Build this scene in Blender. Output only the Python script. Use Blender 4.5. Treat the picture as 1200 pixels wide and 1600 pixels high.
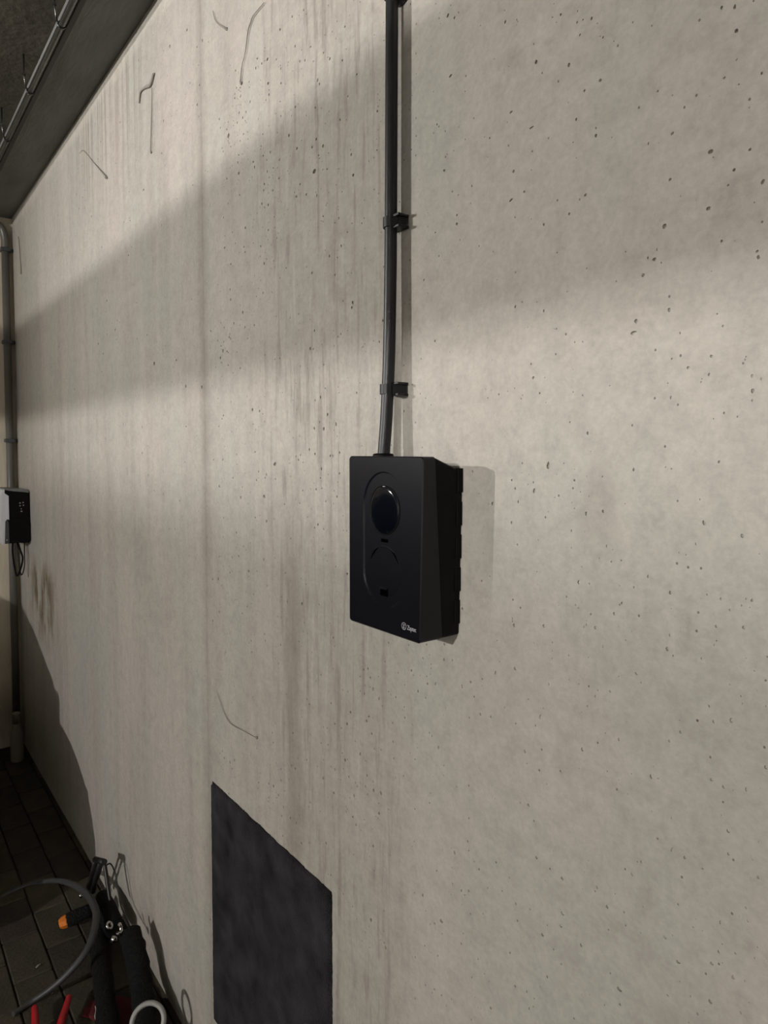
import bpy, bmesh, math, random
from mathutils import Vector, Matrix
from mathutils.geometry import delaunay_2d_cdt

for o in list(bpy.data.objects):
    bpy.data.objects.remove(o)
S = bpy.context.scene
COL = S.collection
random.seed(11)

# ------------------------------------------------------------------ camera
FPX = 1080.0                        # focal length in pixels of the 1200 x 1600 frame
PX, PY = 600.0, 755.0               # principal point
PITCH = math.radians(2.6)
YAW = math.atan(820 * math.cos(PITCH) / FPX)
CAM = Vector((0, -0.678, 1.6))
FW = Vector((-math.cos(YAW) * math.cos(PITCH), math.sin(YAW) * math.cos(PITCH), -math.sin(PITCH)))
RT = FW.cross(Vector((0, 0, 1))).normalized()
UP = RT.cross(FW)
cd = bpy.data.cameras.new('camera')
cam = bpy.data.objects.new('camera', cd)
COL.objects.link(cam)
cam.matrix_world = Matrix(((RT.x, UP.x, -FW.x, CAM.x), (RT.y, UP.y, -FW.y, CAM.y), (RT.z, UP.z, -FW.z, CAM.z), (0, 0, 0, 1)))
cd.sensor_fit = 'VERTICAL'
cd.sensor_height = 36
cd.sensor_width = 27
cd.lens = FPX / 1600 * 36
cd.shift_y = -(800 - PY) / 1600
cd.clip_start = 0.02
cd.clip_end = 60
S.camera = cam

# ------------------------------------------------------------------ world and exposure
w = bpy.data.worlds.new('world')
S.world = w
w.use_nodes = True
w.node_tree.nodes['Background'].inputs[0].default_value = (0.02, 0.02, 0.02, 1)
w.node_tree.nodes['Background'].inputs[1].default_value = 0.0
S.view_settings.view_transform = 'Standard'
S.view_settings.look = 'None'
S.view_settings.gamma = 1
S.view_settings.use_curve_mapping = False
S.view_settings.exposure = 0.0

# lamps of the garage plus an added fill lamp (fixtures are built further down around these)
LAMP_CEIL = dict(loc=(0.3, -6.2, 2.74), power=73, size=0.055, color=(1.0, 0.975, 0.955), spread=100)
LAMP_FLOOD = dict(loc=(-3.55, -3.5, 2.45), power=52, size=0.03, color=(1.0, 0.975, 0.955), spread=115)
LAMP_FILL = dict(loc=(1.6, -3.4, 2.6), power=640, size=0.5, color=(1.0, 0.98, 0.96))  # unseen fill lamp, added to raise the bounced light in the room


# ------------------------------------------------------------------ placing helpers: a point of the place on a given plane
def ray(px, py):
    return FW + RT * ((px - PX) / FPX) - UP * ((py - PY) / FPX)


def WL(px, py, d=0.0):
    r = ray(px, py)
    return CAM + r * ((-d - CAM.y) / r.y)


def FL(px, py, z=0.0):
    r = ray(px, py)
    return CAM + r * ((z - CAM.z) / r.z)


# ------------------------------------------------------------------ object helpers
def tag(o, label=None, cat=None, group=None, kind=None):
    if label: o['label'] = label
    if cat: o['category'] = cat
    if group: o['group'] = group
    if kind: o['kind'] = kind
    return o


def empty(name, loc=(0, 0, 0)):
    o = bpy.data.objects.new(name, None)
    o.empty_display_size = 0.05
    COL.objects.link(o)
    o.location = loc
    return o


def link(name, me, m, parent=None):
    o = bpy.data.objects.new(name, me)
    COL.objects.link(o)
    if m is not None and not me.materials:
        me.materials.append(m)
    if parent is not None:
        o.parent = parent
        root = parent
        off = Vector(parent.location)
        while root.parent is not None:
            root = root.parent
            off += Vector(root.location)
        o.location = -off               # meshes are written in world coordinates
    return o


def mesh_of(name, verts, faces, smooth=False):
    me = bpy.data.meshes.new(name)
    me.from_pydata([tuple(v) for v in verts], [], faces)
    me.update()
    if smooth:
        for p in me.polygons: p.use_smooth = True
    return me


class MB:
    """collects shapes into one mesh"""
    def __init__(self):
        self.bm = bmesh.new()

    def box(self, a, b, bev=0.0, rot=None, seg=2):
        a = Vector(a); b = Vector(b)
        c = (a + b) / 2
        r = bmesh.ops.create_cube(self.bm, size=1)
        vs = r['verts']
        for v in vs:
            v.co = Vector((v.co.x * abs(b.x - a.x), v.co.y * abs(b.y - a.y), v.co.z * abs(b.z - a.z)))
        if bev > 0:
            es = list({e for v in vs for e in v.link_edges})
            rr = bmesh.ops.bevel(self.bm, geom=es, offset=bev, segments=seg, affect='EDGES', profile=0.6)
            vs = list({v for f in rr['faces'] for v in f.verts} | {v for v in vs if v.is_valid})
        for v in vs:
            if rot is not None: v.co = rot @ v.co
            v.co += c
        return self

    def tube(self, pts, r, n=10, smooth=True, cap=True, sub=6, flat=1.0):
        pts = [Vector(p) for p in pts]
        rs = r if isinstance(r, (list, tuple)) else [r] * len(pts)
        if sub > 1 and len(pts) > 2:
            P, R = [], []
            for i in range(len(pts) - 1):
                p0 = pts[max(i - 1, 0)]; p1 = pts[i]; p2 = pts[i + 1]; p3 = pts[min(i + 2, len(pts) - 1)]
                for k in range(sub):
                    t = k / sub
                    P.append(0.5 * ((2 * p1) + (p2 - p0) * t + (2 * p0 - 5 * p1 + 4 * p2 - p3) * t * t + (3 * p1 - p0 - 3 * p2 + p3) * t ** 3))
                    R.append(rs[i] * (1 - t) + rs[i + 1] * t)
            P.append(pts[-1]); R.append(rs[-1])
        else:
            P, R = pts, rs
        rings = []
        up = None
        for i, p in enumerate(P):
            tg = (P[min(i + 1, len(P) - 1)] - P[max(i - 1, 0)]).normalized()
            if up is None:
                up = Vector((0, 0, 1)) if abs(tg.z) < 0.9 else Vector((0, 1, 0))
            up = (up - tg * up.dot(tg)).normalized()
            sd = tg.cross(up)
            rings.append([self.bm.verts.new(p + (sd * math.cos(2 * math.pi * k / n) + up * math.sin(2 * math.pi * k / n) * flat) * R[i]) for k in range(n)])
        for a, b in zip(rings, rings[1:]):
            for k in range(n):
                f = self.bm.faces.new((a[k], a[(k + 1) % n], b[(k + 1) % n], b[k]))
                f.smooth = smooth
        if cap:
            self.bm.faces.new(list(reversed(rings[0])))
            self.bm.faces.new(rings[-1])
        return self

    def lathe(self, base, axis, prof, n=20, smooth=True):
        """prof = [(radius, height)] along axis from base"""
        base = Vector(base); ax = Vector(axis).normalized()
        t = Vector((1, 0, 0)) if abs(ax.x) < 0.8 else Vector((0, 0, 1))
        u = (t - ax * t.dot(ax)).normalized()
        v = ax.cross(u)
        rings = []
        for r, h in prof:
            if r < 1e-6:
                rings.append([self.bm.verts.new(base + ax * h)])
            else:
                rings.append([self.bm.verts.new(base + ax * h + (u * math.cos(2 * math.pi * k / n) + v * math.sin(2 * math.pi * k / n)) * r) for k in range(n)])
        for a, b in zip(rings, rings[1:]):
            for k in range(n):
                if len(a) == 1 and len(b) == 1: continue
                if len(a) == 1: vs = (a[0], b[(k + 1) % n], b[k])
                elif len(b) == 1: vs = (a[k], a[(k + 1) % n], b[0])
                else: vs = (a[k], a[(k + 1) % n], b[(k + 1) % n], b[k])
                f = self.bm.faces.new(vs)
                f.smooth = smooth
        if len(rings[0]) > 1: self.bm.faces.new(list(reversed(rings[0])))
        if len(rings[-1]) > 1: self.bm.faces.new(rings[-1])
        return self

    def rings(self, rings, cap0=True, cap1=True, smooth=False):
        R = [[self.bm.verts.new(Vector(p)) for p in r] for r in rings]
        n = len(R[0])
        for a, b in zip(R, R[1:]):
            for k in range(n):
                f = self.bm.faces.new((a[k], a[(k + 1) % n], b[(k + 1) % n], b[k]))
                f.smooth = smooth
        if cap0: self.bm.faces.new(list(reversed(R[0])))
        if cap1: self.bm.faces.new(R[-1])
        return self

    def torus(self, c, axis, R, r, n=40, m=10, a0=0, a1=2 * math.pi, sq=1.0):
        c = Vector(c); ax = Vector(axis).normalized()
        t = Vector((1, 0, 0)) if abs(ax.x) < 0.8 else Vector((0, 0, 1))
        u = (t - ax * t.dot(ax)).normalized(); v = ax.cross(u)
        full = abs(a1 - a0 - 2 * math.pi) < 1e-4
        N = n if full else n + 1
        rr = []
        for i in range(N):
            a = a0 + (a1 - a0) * i / n
            d = u * math.cos(a) + v * math.sin(a)
            rr.append([self.bm.verts.new(c + d * (R + r * math.cos(2 * math.pi * k / m)) + ax * (r * sq * math.sin(2 * math.pi * k / m))) for k in range(m)])
        for i in range(N if full else N - 1):
            a = rr[i]; b = rr[(i + 1) % N]
            for k in range(m):
                f = self.bm.faces.new((a[k], b[k], b[(k + 1) % m], a[(k + 1) % m]))
                f.smooth = True
        if not full:
            self.bm.faces.new(rr[0]); self.bm.faces.new(list(reversed(rr[-1])))
        return self

    def build(self, name, m, parent=None):
        bmesh.ops.recalc_face_normals(self.bm, faces=self.bm.faces[:])
        me = bpy.data.meshes.new(name)
        self.bm.to_mesh(me)
        self.bm.free()
        return link(name, me, m, parent)


# ------------------------------------------------------------------ materials
def mat(name, col, rough=0.6, metal=0.0, bump=0.0, bscale=80, var=0.0, vscale=6, spec=0.5, emit=None, sheen=0.0, stretch=None):
    m = bpy.data.materials.new(name)
    m.use_nodes = True
    nt = m.node_tree; N = nt.nodes; L = nt.links
    b = N['Principled BSDF']
    b.inputs['Base Color'].default_value = (*col, 1)
    b.inputs['Roughness'].default_value = rough
    b.inputs['Metallic'].default_value = metal
    b.inputs['Specular IOR Level'].default_value = spec
    if sheen:
        b.inputs['Sheen Weight'].default_value = sheen
        b.inputs['Sheen Roughness'].default_value = 0.5
    if emit:
        b.inputs['Emission Color'].default_value = (*emit[0], 1)
        b.inputs['Emission Strength'].default_value = emit[1]
    tc = N.new('ShaderNodeTexCoord')
    src = tc.outputs['Object']
    if stretch:
        mp = N.new('ShaderNodeMapping'); mp.inputs['Scale'].default_value = stretch
        L.new(src, mp.inputs['Vector']); src = mp.outputs['Vector']
    if var > 0:
        n = N.new('ShaderNodeTexNoise'); n.inputs['Scale'].default_value = vscale; n.inputs['Detail'].default_value = 5
        L.new(src, n.inputs['Vector'])
        mr = N.new('ShaderNodeMapRange')
        mr.inputs['From Min'].default_value = 0.25; mr.inputs['From Max'].default_value = 0.75
        mr.inputs['To Min'].default_value = 1 - var; mr.inputs['To Max'].default_value = 1 + var
        L.new(n.outputs['Fac'], mr.inputs['Value'])
        mx = N.new('ShaderNodeMix'); mx.data_type = 'RGBA'; mx.blend_type = 'MULTIPLY'
        mx.inputs['Factor'].default_value = 1
        mx.inputs[6].default_value = (*col, 1)
        L.new(mr.outputs['Result'], mx.inputs[7])
        L.new(mx.outputs[2], b.inputs['Base Color'])
    if bump > 0:
        n = N.new('ShaderNodeTexNoise'); n.inputs['Scale'].default_value = bscale; n.inputs['Detail'].default_value = 4
        L.new(src, n.inputs['Vector'])
        bp = N.new('ShaderNodeBump'); bp.inputs['Strength'].default_value = bump; bp.inputs['Distance'].default_value = 0.01
        L.new(n.outputs['Fac'], bp.inputs['Height'])
        L.new(bp.outputs['Normal'], b.inputs['Normal'])
    return m


class NG:
    """tiny node-building helper"""
    def __init__(self, m):
        self.N = m.node_tree.nodes; self.L = m.node_tree.links

    def node(self, t, **kw):
        n = self.N.new(t)
        for k, v in kw.items(): setattr(n, k, v)
        return n

    def put(self, sock, v):
        if isinstance(v, bpy.types.NodeSocket): self.L.new(v, sock)
        else: sock.default_value = v

    def math(self, op, a, b=0.0, c=None, clamp=False):
        n = self.node('ShaderNodeMath', operation=op, use_clamp=clamp)
        self.put(n.inputs[0], a); self.put(n.inputs[1], b)
        if c is not None: self.put(n.inputs[2], c)
        return n.outputs[0]

    def noise(self, vec, scale, detail=4, rough=0.55, dist=0.0):
        n = self.node('ShaderNodeTexNoise')
        self.L.new(vec, n.inputs['Vector'])
        n.inputs['Scale'].default_value = scale; n.inputs['Detail'].default_value = detail
        n.inputs['Roughness'].default_value = rough; n.inputs['Distortion'].default_value = dist
        return n.outputs['Fac']

    def mapping(self, vec, scale, loc=(0, 0, 0)):
        n = self.node('ShaderNodeMapping')
        self.L.new(vec, n.inputs['Vector'])
        n.inputs['Scale'].default_value = scale; n.inputs['Location'].default_value = loc
        return n.outputs['Vector']

    def rng(self, v, a, b, c=0.0, d=1.0, smooth=True):
        n = self.node('ShaderNodeMapRange', interpolation_type='SMOOTHSTEP' if smooth else 'LINEAR')
        self.put(n.inputs['Value'], v)
        n.inputs['From Min'].default_value = a; n.inputs['From Max'].default_value = b
        n.inputs['To Min'].default_value = c; n.inputs['To Max'].default_value = d
        return n.outputs['Result']

    def mix(self, fac, a, b, blend='MIX'):
        n = self.node('ShaderNodeMix', data_type='RGBA', blend_type=blend)
        self.put(n.inputs['Factor'], fac)
        self.put(n.inputs[6], a if isinstance(a, bpy.types.NodeSocket) else (*a, 1))
        self.put(n.inputs[7], b if isinstance(b, bpy.types.NodeSocket) else (*b, 1))
        return n.outputs[2]


def concrete_wall():
    m = bpy.data.materials.new('cast_concrete')
    m.use_nodes = True
    g = NG(m)
    bs = g.N['Principled BSDF']
    tc = g.node('ShaderNodeTexCoord').outputs['Object']
    sp = g.node('ShaderNodeSeparateXYZ'); g.L.new(tc, sp.inputs[0])
    X, Z = sp.outputs['X'], sp.outputs['Z']
    # vertical formwork streaks (noise stretched along Z)
    s1 = g.noise(g.mapping(tc, (4.2, 1, 0.35)), 2.0, 6, 0.6)
    s2 = g.noise(g.mapping(tc, (24, 1, 2.2), (4, 0, 2)), 2.0, 5, 0.62, 0.3)
    s3 = g.noise(g.mapping(tc, (2.2, 1, 0.5), (9, 0, 1)), 1.6, 3)
    big = g.noise(g.mapping(tc, (1, 1, 1), (3, 0, 7)), 2.6, 5, 0.6)
    tint = g.noise(g.mapping(tc, (1.6, 1, 0.8), (7, 0, 3)), 2.3, 3, 0.5)
    fine = g.noise(tc, 120, 5, 0.65)
    near = g.rng(X, -0.95, -0.62, 1.0, 0.3)
    col = g.mix(g.math('MULTIPLY', g.rng(s1, 0.35, 0.72), near), (0.44, 0.408, 0.362), (0.365, 0.335, 0.294))
    # greenish and pinkish casts of the cement skin
    col = g.mix(g.rng(tint, 0.42, 0.62, 0, 0.6), col, (0.375, 0.375, 0.330))
    col = g.mix(g.rng(tint, 0.46, 0.34, 0, 0.45), col, (0.440, 0.395, 0.357))
    col = g.mix(g.rng(big, 0.52, 0.72, 0, 0.5), col, (0.34, 0.31, 0.275))
    calm = g.rng(X, -0.95, -0.65, 1.0, 0.25)
    # fine streaking is strongest between the joint and the charger
    zone = g.math('MULTIPLY', g.rng(X, -1.42, -1.15), g.rng(X, -0.78, -0.95))
    col = g.mix(g.math('MULTIPLY', zone, 0.55), col, (0.352, 0.327, 0.285))
    amt = g.math('MULTIPLY', g.math('ADD', g.math('MULTIPLY', zone, 0.8), 0.10), calm)
    col = g.mix(g.math('MULTIPLY', g.rng(s2, 0.5, 0.66), amt), col, (0.27, 0.243, 0.212))
    col = g.mix(g.math('MULTIPLY', g.math('MULTIPLY', g.rng(s2, 0.44, 0.30), g.math('ADD', g.math('MULTIPLY', zone, 0.4), 0.10)), calm), col, (0.49, 0.458, 0.41))
    # damp streak below and left of the charger
    wob = g.math('MULTIPLY', g.math('SUBTRACT', g.noise(g.mapping(tc, (1, 1, 3)), 2.0, 3), 0.5), 0.06)
    dx = g.math('ABSOLUTE', g.math('ADD', g.math('ADD', X, 1.195), wob))
    dampf = g.math('MULTIPLY', g.rng(dx, 0.045, 0.015), g.rng(Z, 1.6, 1.25))
    col = g.mix(g.math('MULTIPLY', dampf, 0.6), col, (0.25, 0.222, 0.188))
    # joint between two pours
    jw = g.math('MULTIPLY', g.math('SUBTRACT', g.noise(g.mapping(tc, (1, 1, 6)), 1.5, 3), 0.5), 0.02)
    jx = g.math('ABSOLUTE', g.math('ADD', g.math('ADD', X, 1.622), jw))
    col = g.mix(g.math('MULTIPLY', g.rng(jx, 0.05, 0.0), g.rng(big, 0.3, 0.7, 0.2, 0.6)), col, (0.23, 0.205, 0.17))
    col = g.mix(g.rng(jx, 0.008, 0.001, 0, 0.22), col, (0.19, 0.17, 0.14))
    # drips under the ceiling
    drz = g.rng(Z, 2.3, 2.75)
    drx = g.math('MULTIPLY', g.rng(X, -3.0, -2.6), g.rng(X, -1.9, -2.2))
    dr = g.math('MULTIPLY', g.math('MULTIPLY', g.rng(g.noise(g.mapping(tc, (22, 1, 0.3)), 2, 3), 0.45, 0.62), drz), drx)
    col = g.mix(g.math('MULTIPLY', dr, 0.55), col, (0.22, 0.19, 0.15))
    edge = g.math('ADD', Z, g.math('MULTIPLY', g.noise(g.mapping(tc, (3, 1, 3)), 2, 4), 0.12))
    col = g.mix(g.rng(edge, 2.815, 2.86, 0, 0.6), col, (0.50, 0.465, 0.40))
    # rust coming through near the far corner
    rx = g.math('MULTIPLY', g.rng(X, -3.95, -3.7), g.rng(X, -3.2, -3.5))
    rz = g.math('MULTIPLY', g.rng(Z, 0.62, 0.85), g.rng(Z, 1.12, 0.98))
    rn = g.rng(g.noise(g.mapping(tc, (4.5, 1, 1.6), (1, 0, 0)), 2.2, 5, 0.65), 0.42, 0.6)
    rf = g.math('MULTIPLY', g.math('MULTIPLY', rx, rz), rn)
    col = g.mix(g.math('MULTIPLY', rf, 0.95), col, (0.13, 0.088, 0.042))
    # stain ring left of the cable
    sx = g.math('MULTIPLY', g.math('ADD', X, 1.018), 1.0)
    sz = g.math('MULTIPLY', g.math('SUBTRACT', Z, 1.93), 0.72)
    rr = g.math('SQRT', g.math('ADD', g.math('MULTIPLY', sx, sx), g.math('MULTIPLY', sz, sz)))
    rr = g.math('ADD', rr, g.math('MULTIPLY', g.math('SUBTRACT', g.noise(tc, 14, 3), 0.5), 0.03))
    ring = g.math('MULTIPLY', g.rng(rr, 0.028, 0.036), g.rng(rr, 0.058, 0.044))
    col = g.mix(g.math('MULTIPLY', ring, 0.5), col, (0.31, 0.285, 0.245))
    blob = g.noise(tc, 30, 5, 0.62)
    # damp patches right of the charger
    for (bx, bz, ra, rb, am) in ((-0.485, 1.535, 0.035, 0.055, 0.34), (-0.335, 1.845, 0.025, 0.03, 0.22), (-0.53, 1.225, 0.018, 0.04, 0.14), (-0.385, 0.975, 0.02, 0.04, 0.25)):
        ex = g.math('DIVIDE', g.math('SUBTRACT', X, bx), ra); ez = g.math('DIVIDE', g.math('SUBTRACT', Z, bz), rb)
        er = g.math('SQRT', g.math('ADD', g.math('MULTIPLY', ex, ex), g.math('MULTIPLY', ez, ez)))
        er = g.math('ADD', er, g.math('MULTIPLY', g.math('SUBTRACT', blob, 0.5), 2.0))
        col = g.mix(g.rng(er, 1.05, 0.5, 0, am), col, (0.27, 0.242, 0.21))
    # isolated damp blotches
    bl = g.noise(g.mapping(tc, (1.0, 1, 0.75), (2, 0, 5)), 9, 5, 0.62)
    col = g.mix(g.rng(bl, 0.63, 0.74, 0, 0.38), col, (0.29, 0.26, 0.23))
    mot = g.noise(g.mapping(tc, (1, 1, 1), (5, 0, 1)), 30, 6, 0.7)
    col = g.mix(0.8, col, g.mix(g.rng(mot, 0.3, 0.75), (1.09, 1.085, 1.07), (0.86, 0.855, 0.845)), 'MULTIPLY')
    col = g.mix(0.7, col, g.mix(g.rng(fine, 0.25, 0.75), (1.1, 1.1, 1.1), (0.88, 0.88, 0.88)), 'MULTIPLY')
    # pin holes too small to model: their inner shade is painted as dark dots
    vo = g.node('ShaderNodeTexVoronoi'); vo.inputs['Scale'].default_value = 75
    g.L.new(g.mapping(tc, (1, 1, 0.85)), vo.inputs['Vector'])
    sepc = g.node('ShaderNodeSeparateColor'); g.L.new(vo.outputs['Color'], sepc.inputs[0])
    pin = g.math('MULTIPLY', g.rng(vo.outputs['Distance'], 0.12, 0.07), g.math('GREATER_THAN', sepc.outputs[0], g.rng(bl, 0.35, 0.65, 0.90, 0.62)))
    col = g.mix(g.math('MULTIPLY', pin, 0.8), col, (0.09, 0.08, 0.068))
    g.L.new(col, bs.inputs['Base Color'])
    bs.inputs['Roughness'].default_value = 0.82
    bs.inputs['Specular IOR Level'].default_value = 0.25
    h = g.math('ADD', g.math('MULTIPLY', g.noise(tc, 210, 2, 0.6), 0.5), g.math('MULTIPLY', g.noise(tc, 38, 3, 0.6), 0.8))
    bp = g.node('ShaderNodeBump'); bp.inputs['Strength'].default_value = 0.22; bp.inputs['Distance'].default_value = 0.004
    g.L.new(h, bp.inputs['Height']); g.L.new(bp.outputs['Normal'], bs.inputs['Normal'])
    return m


M = {}
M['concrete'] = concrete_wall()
M['cream_concrete'] = mat('cream_concrete', (0.64, 0.57, 0.44), 0.85, bump=0.3, bscale=60, var=0.18, vscale=9, stretch=(1, 1, 0.25))
M['beam'] = mat('beam_concrete', (0.15, 0.148, 0.14), 0.7, bump=0.25, bscale=40, var=0.25, vscale=7, stretch=(0.5, 2, 1))
M['ceiling'] = mat('ceiling_board', (0.105, 0.092, 0.066), 0.8, bump=0.3, bscale=40, var=0.3, vscale=6)
M['paint'] = mat('painted_block', (0.62, 0.61, 0.59), 0.8, bump=0.2, bscale=50, var=0.1)
M['paver'] = [mat('paver_%d' % i, c, 0.8, bump=0.35, bscale=90, var=0.3, vscale=14) for i, c in enumerate([(0.044, 0.035, 0.023), (0.033, 0.025, 0.017), (0.056, 0.044, 0.028), (0.034, 0.024, 0.018)])]
M['joint'] = mat('joint_sand', (0.02, 0.016, 0.012), 0.95, bump=0.4, bscale=150)
M['black_plastic'] = mat('matt_black_plastic', (0.0068, 0.0069, 0.0092), 0.27, spec=0.26, bump=0.015, bscale=900)
M['body_plastic'] = mat('black_body_plastic', (0.004, 0.0039, 0.004), 0.55, spec=0.1)
M['gap'] = mat('gap_black', (0.0008, 0.0008, 0.0008), 0.9, spec=0.0)
M['display'] = mat('display_glass', (0.0016, 0.0024, 0.005), 0.1, spec=0.5)
M['print'] = mat('grey_print', (0.5, 0.5, 0.52), 0.5)
M['print_dim'] = mat('dim_grey_print', (0.22, 0.22, 0.22), 0.5)
M['cable'] = mat('black_cable', (0.012, 0.0124, 0.014), 0.42, spec=0.36, bump=0.03, bscale=200, var=0.15, vscale=12)
M['clip'] = mat('black_clip', (0.007, 0.007, 0.008), 0.45, spec=0.35)
M['felt'] = mat('charcoal_felt', (0.028, 0.0255, 0.0285), 0.95, spec=0.1, bump=1.0, bscale=330, var=0.85, vscale=15, sheen=0.03)
M['galv'] = mat('galvanised_steel', (0.30, 0.30, 0.29), 0.42, 0.9, var=0.2, vscale=20)
M['dark_galv'] = mat('dull_galvanised', (0.10, 0.10, 0.097), 0.26, 0.85, var=0.25, vscale=25)
M['pvc'] = mat('grey_pvc_pipe', (0.12, 0.113, 0.098), 0.35, spec=0.5, var=0.12, vscale=10)
M['white_cover'] = mat('white_cover', (0.62, 0.63, 0.66), 0.4, var=0.03)
M['grey_cover'] = mat('grey_cover', (0.16, 0.16, 0.155), 0.45)
M['dark_grey_plastic'] = mat('dark_grey_plastic', (0.055, 0.06, 0.065), 0.4)
M['sleeve'] = mat('black_nylon_sleeve', (0.006, 0.006, 0.0065), 0.85, spec=0.2, bump=0.8, bscale=170)
M['orange'] = mat('orange_rubber', (0.62, 0.17, 0.012), 0.5, var=0.2, vscale=40)
M['red'] = mat('red_rubber_grip', (0.42, 0.012, 0.018), 0.45, var=0.15, vscale=30)
M['dark_red'] = mat('dark_red_cloth', (0.10, 0.006, 0.010), 0.9, bump=0.5, bscale=200, var=0.3, vscale=30)
M['grey_cable'] = mat('grey_rubber_cable', (0.045, 0.047, 0.046), 0.5, var=0.1, vscale=30)
M['steel'] = mat('bright_steel', (0.62, 0.62, 0.60), 0.22, 1.0)
M['dull_steel'] = mat('dull_black_steel', (0.02, 0.019, 0.018), 0.4, 0.3)
M['ring'] = mat('off_white_plastic', (0.34, 0.34, 0.315), 0.5, var=0.1)
M['bottle'] = mat('cloudy_plastic', (0.30, 0.27, 0.23), 0.55)
M['web'] = mat('dusty_cobweb', (0.27, 0.245, 0.21), 0.95)
M['paper'] = mat('white_paper', (0.75, 0.75, 0.73), 0.8)
M['lamp_body'] = mat('lamp_housing', (0.5, 0.5, 0.48), 0.5)
M['lamp_glow'] = mat('lamp_diffuser', (0.9, 0.88, 0.8), 0.5, emit=((1.0, 0.93, 0.8), 6.0))
M['car_paint'] = mat('dark_car_paint', (0.012, 0.013, 0.016), 0.25, 0.3)
M['car_glass'] = mat('car_glass', (0.006, 0.007, 0.008), 0.06)
M['tyre'] = mat('tyre_rubber', (0.012, 0.012, 0.012), 0.85)
M['car_lamp'] = mat('headlamp_glass', (0.35, 0.36, 0.38), 0.15)
M['debris'] = mat('pale_debris', (0.4, 0.38, 0.34), 0.8)

# ------------------------------------------------------------------ the room
XB, XF = -4.17, 4.6          # back wall, front wall
YL = -7.2                    # wall opposite
ZB = 2.835                   # underside of the edge beam
ZC = 2.93                    # ceiling


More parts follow.
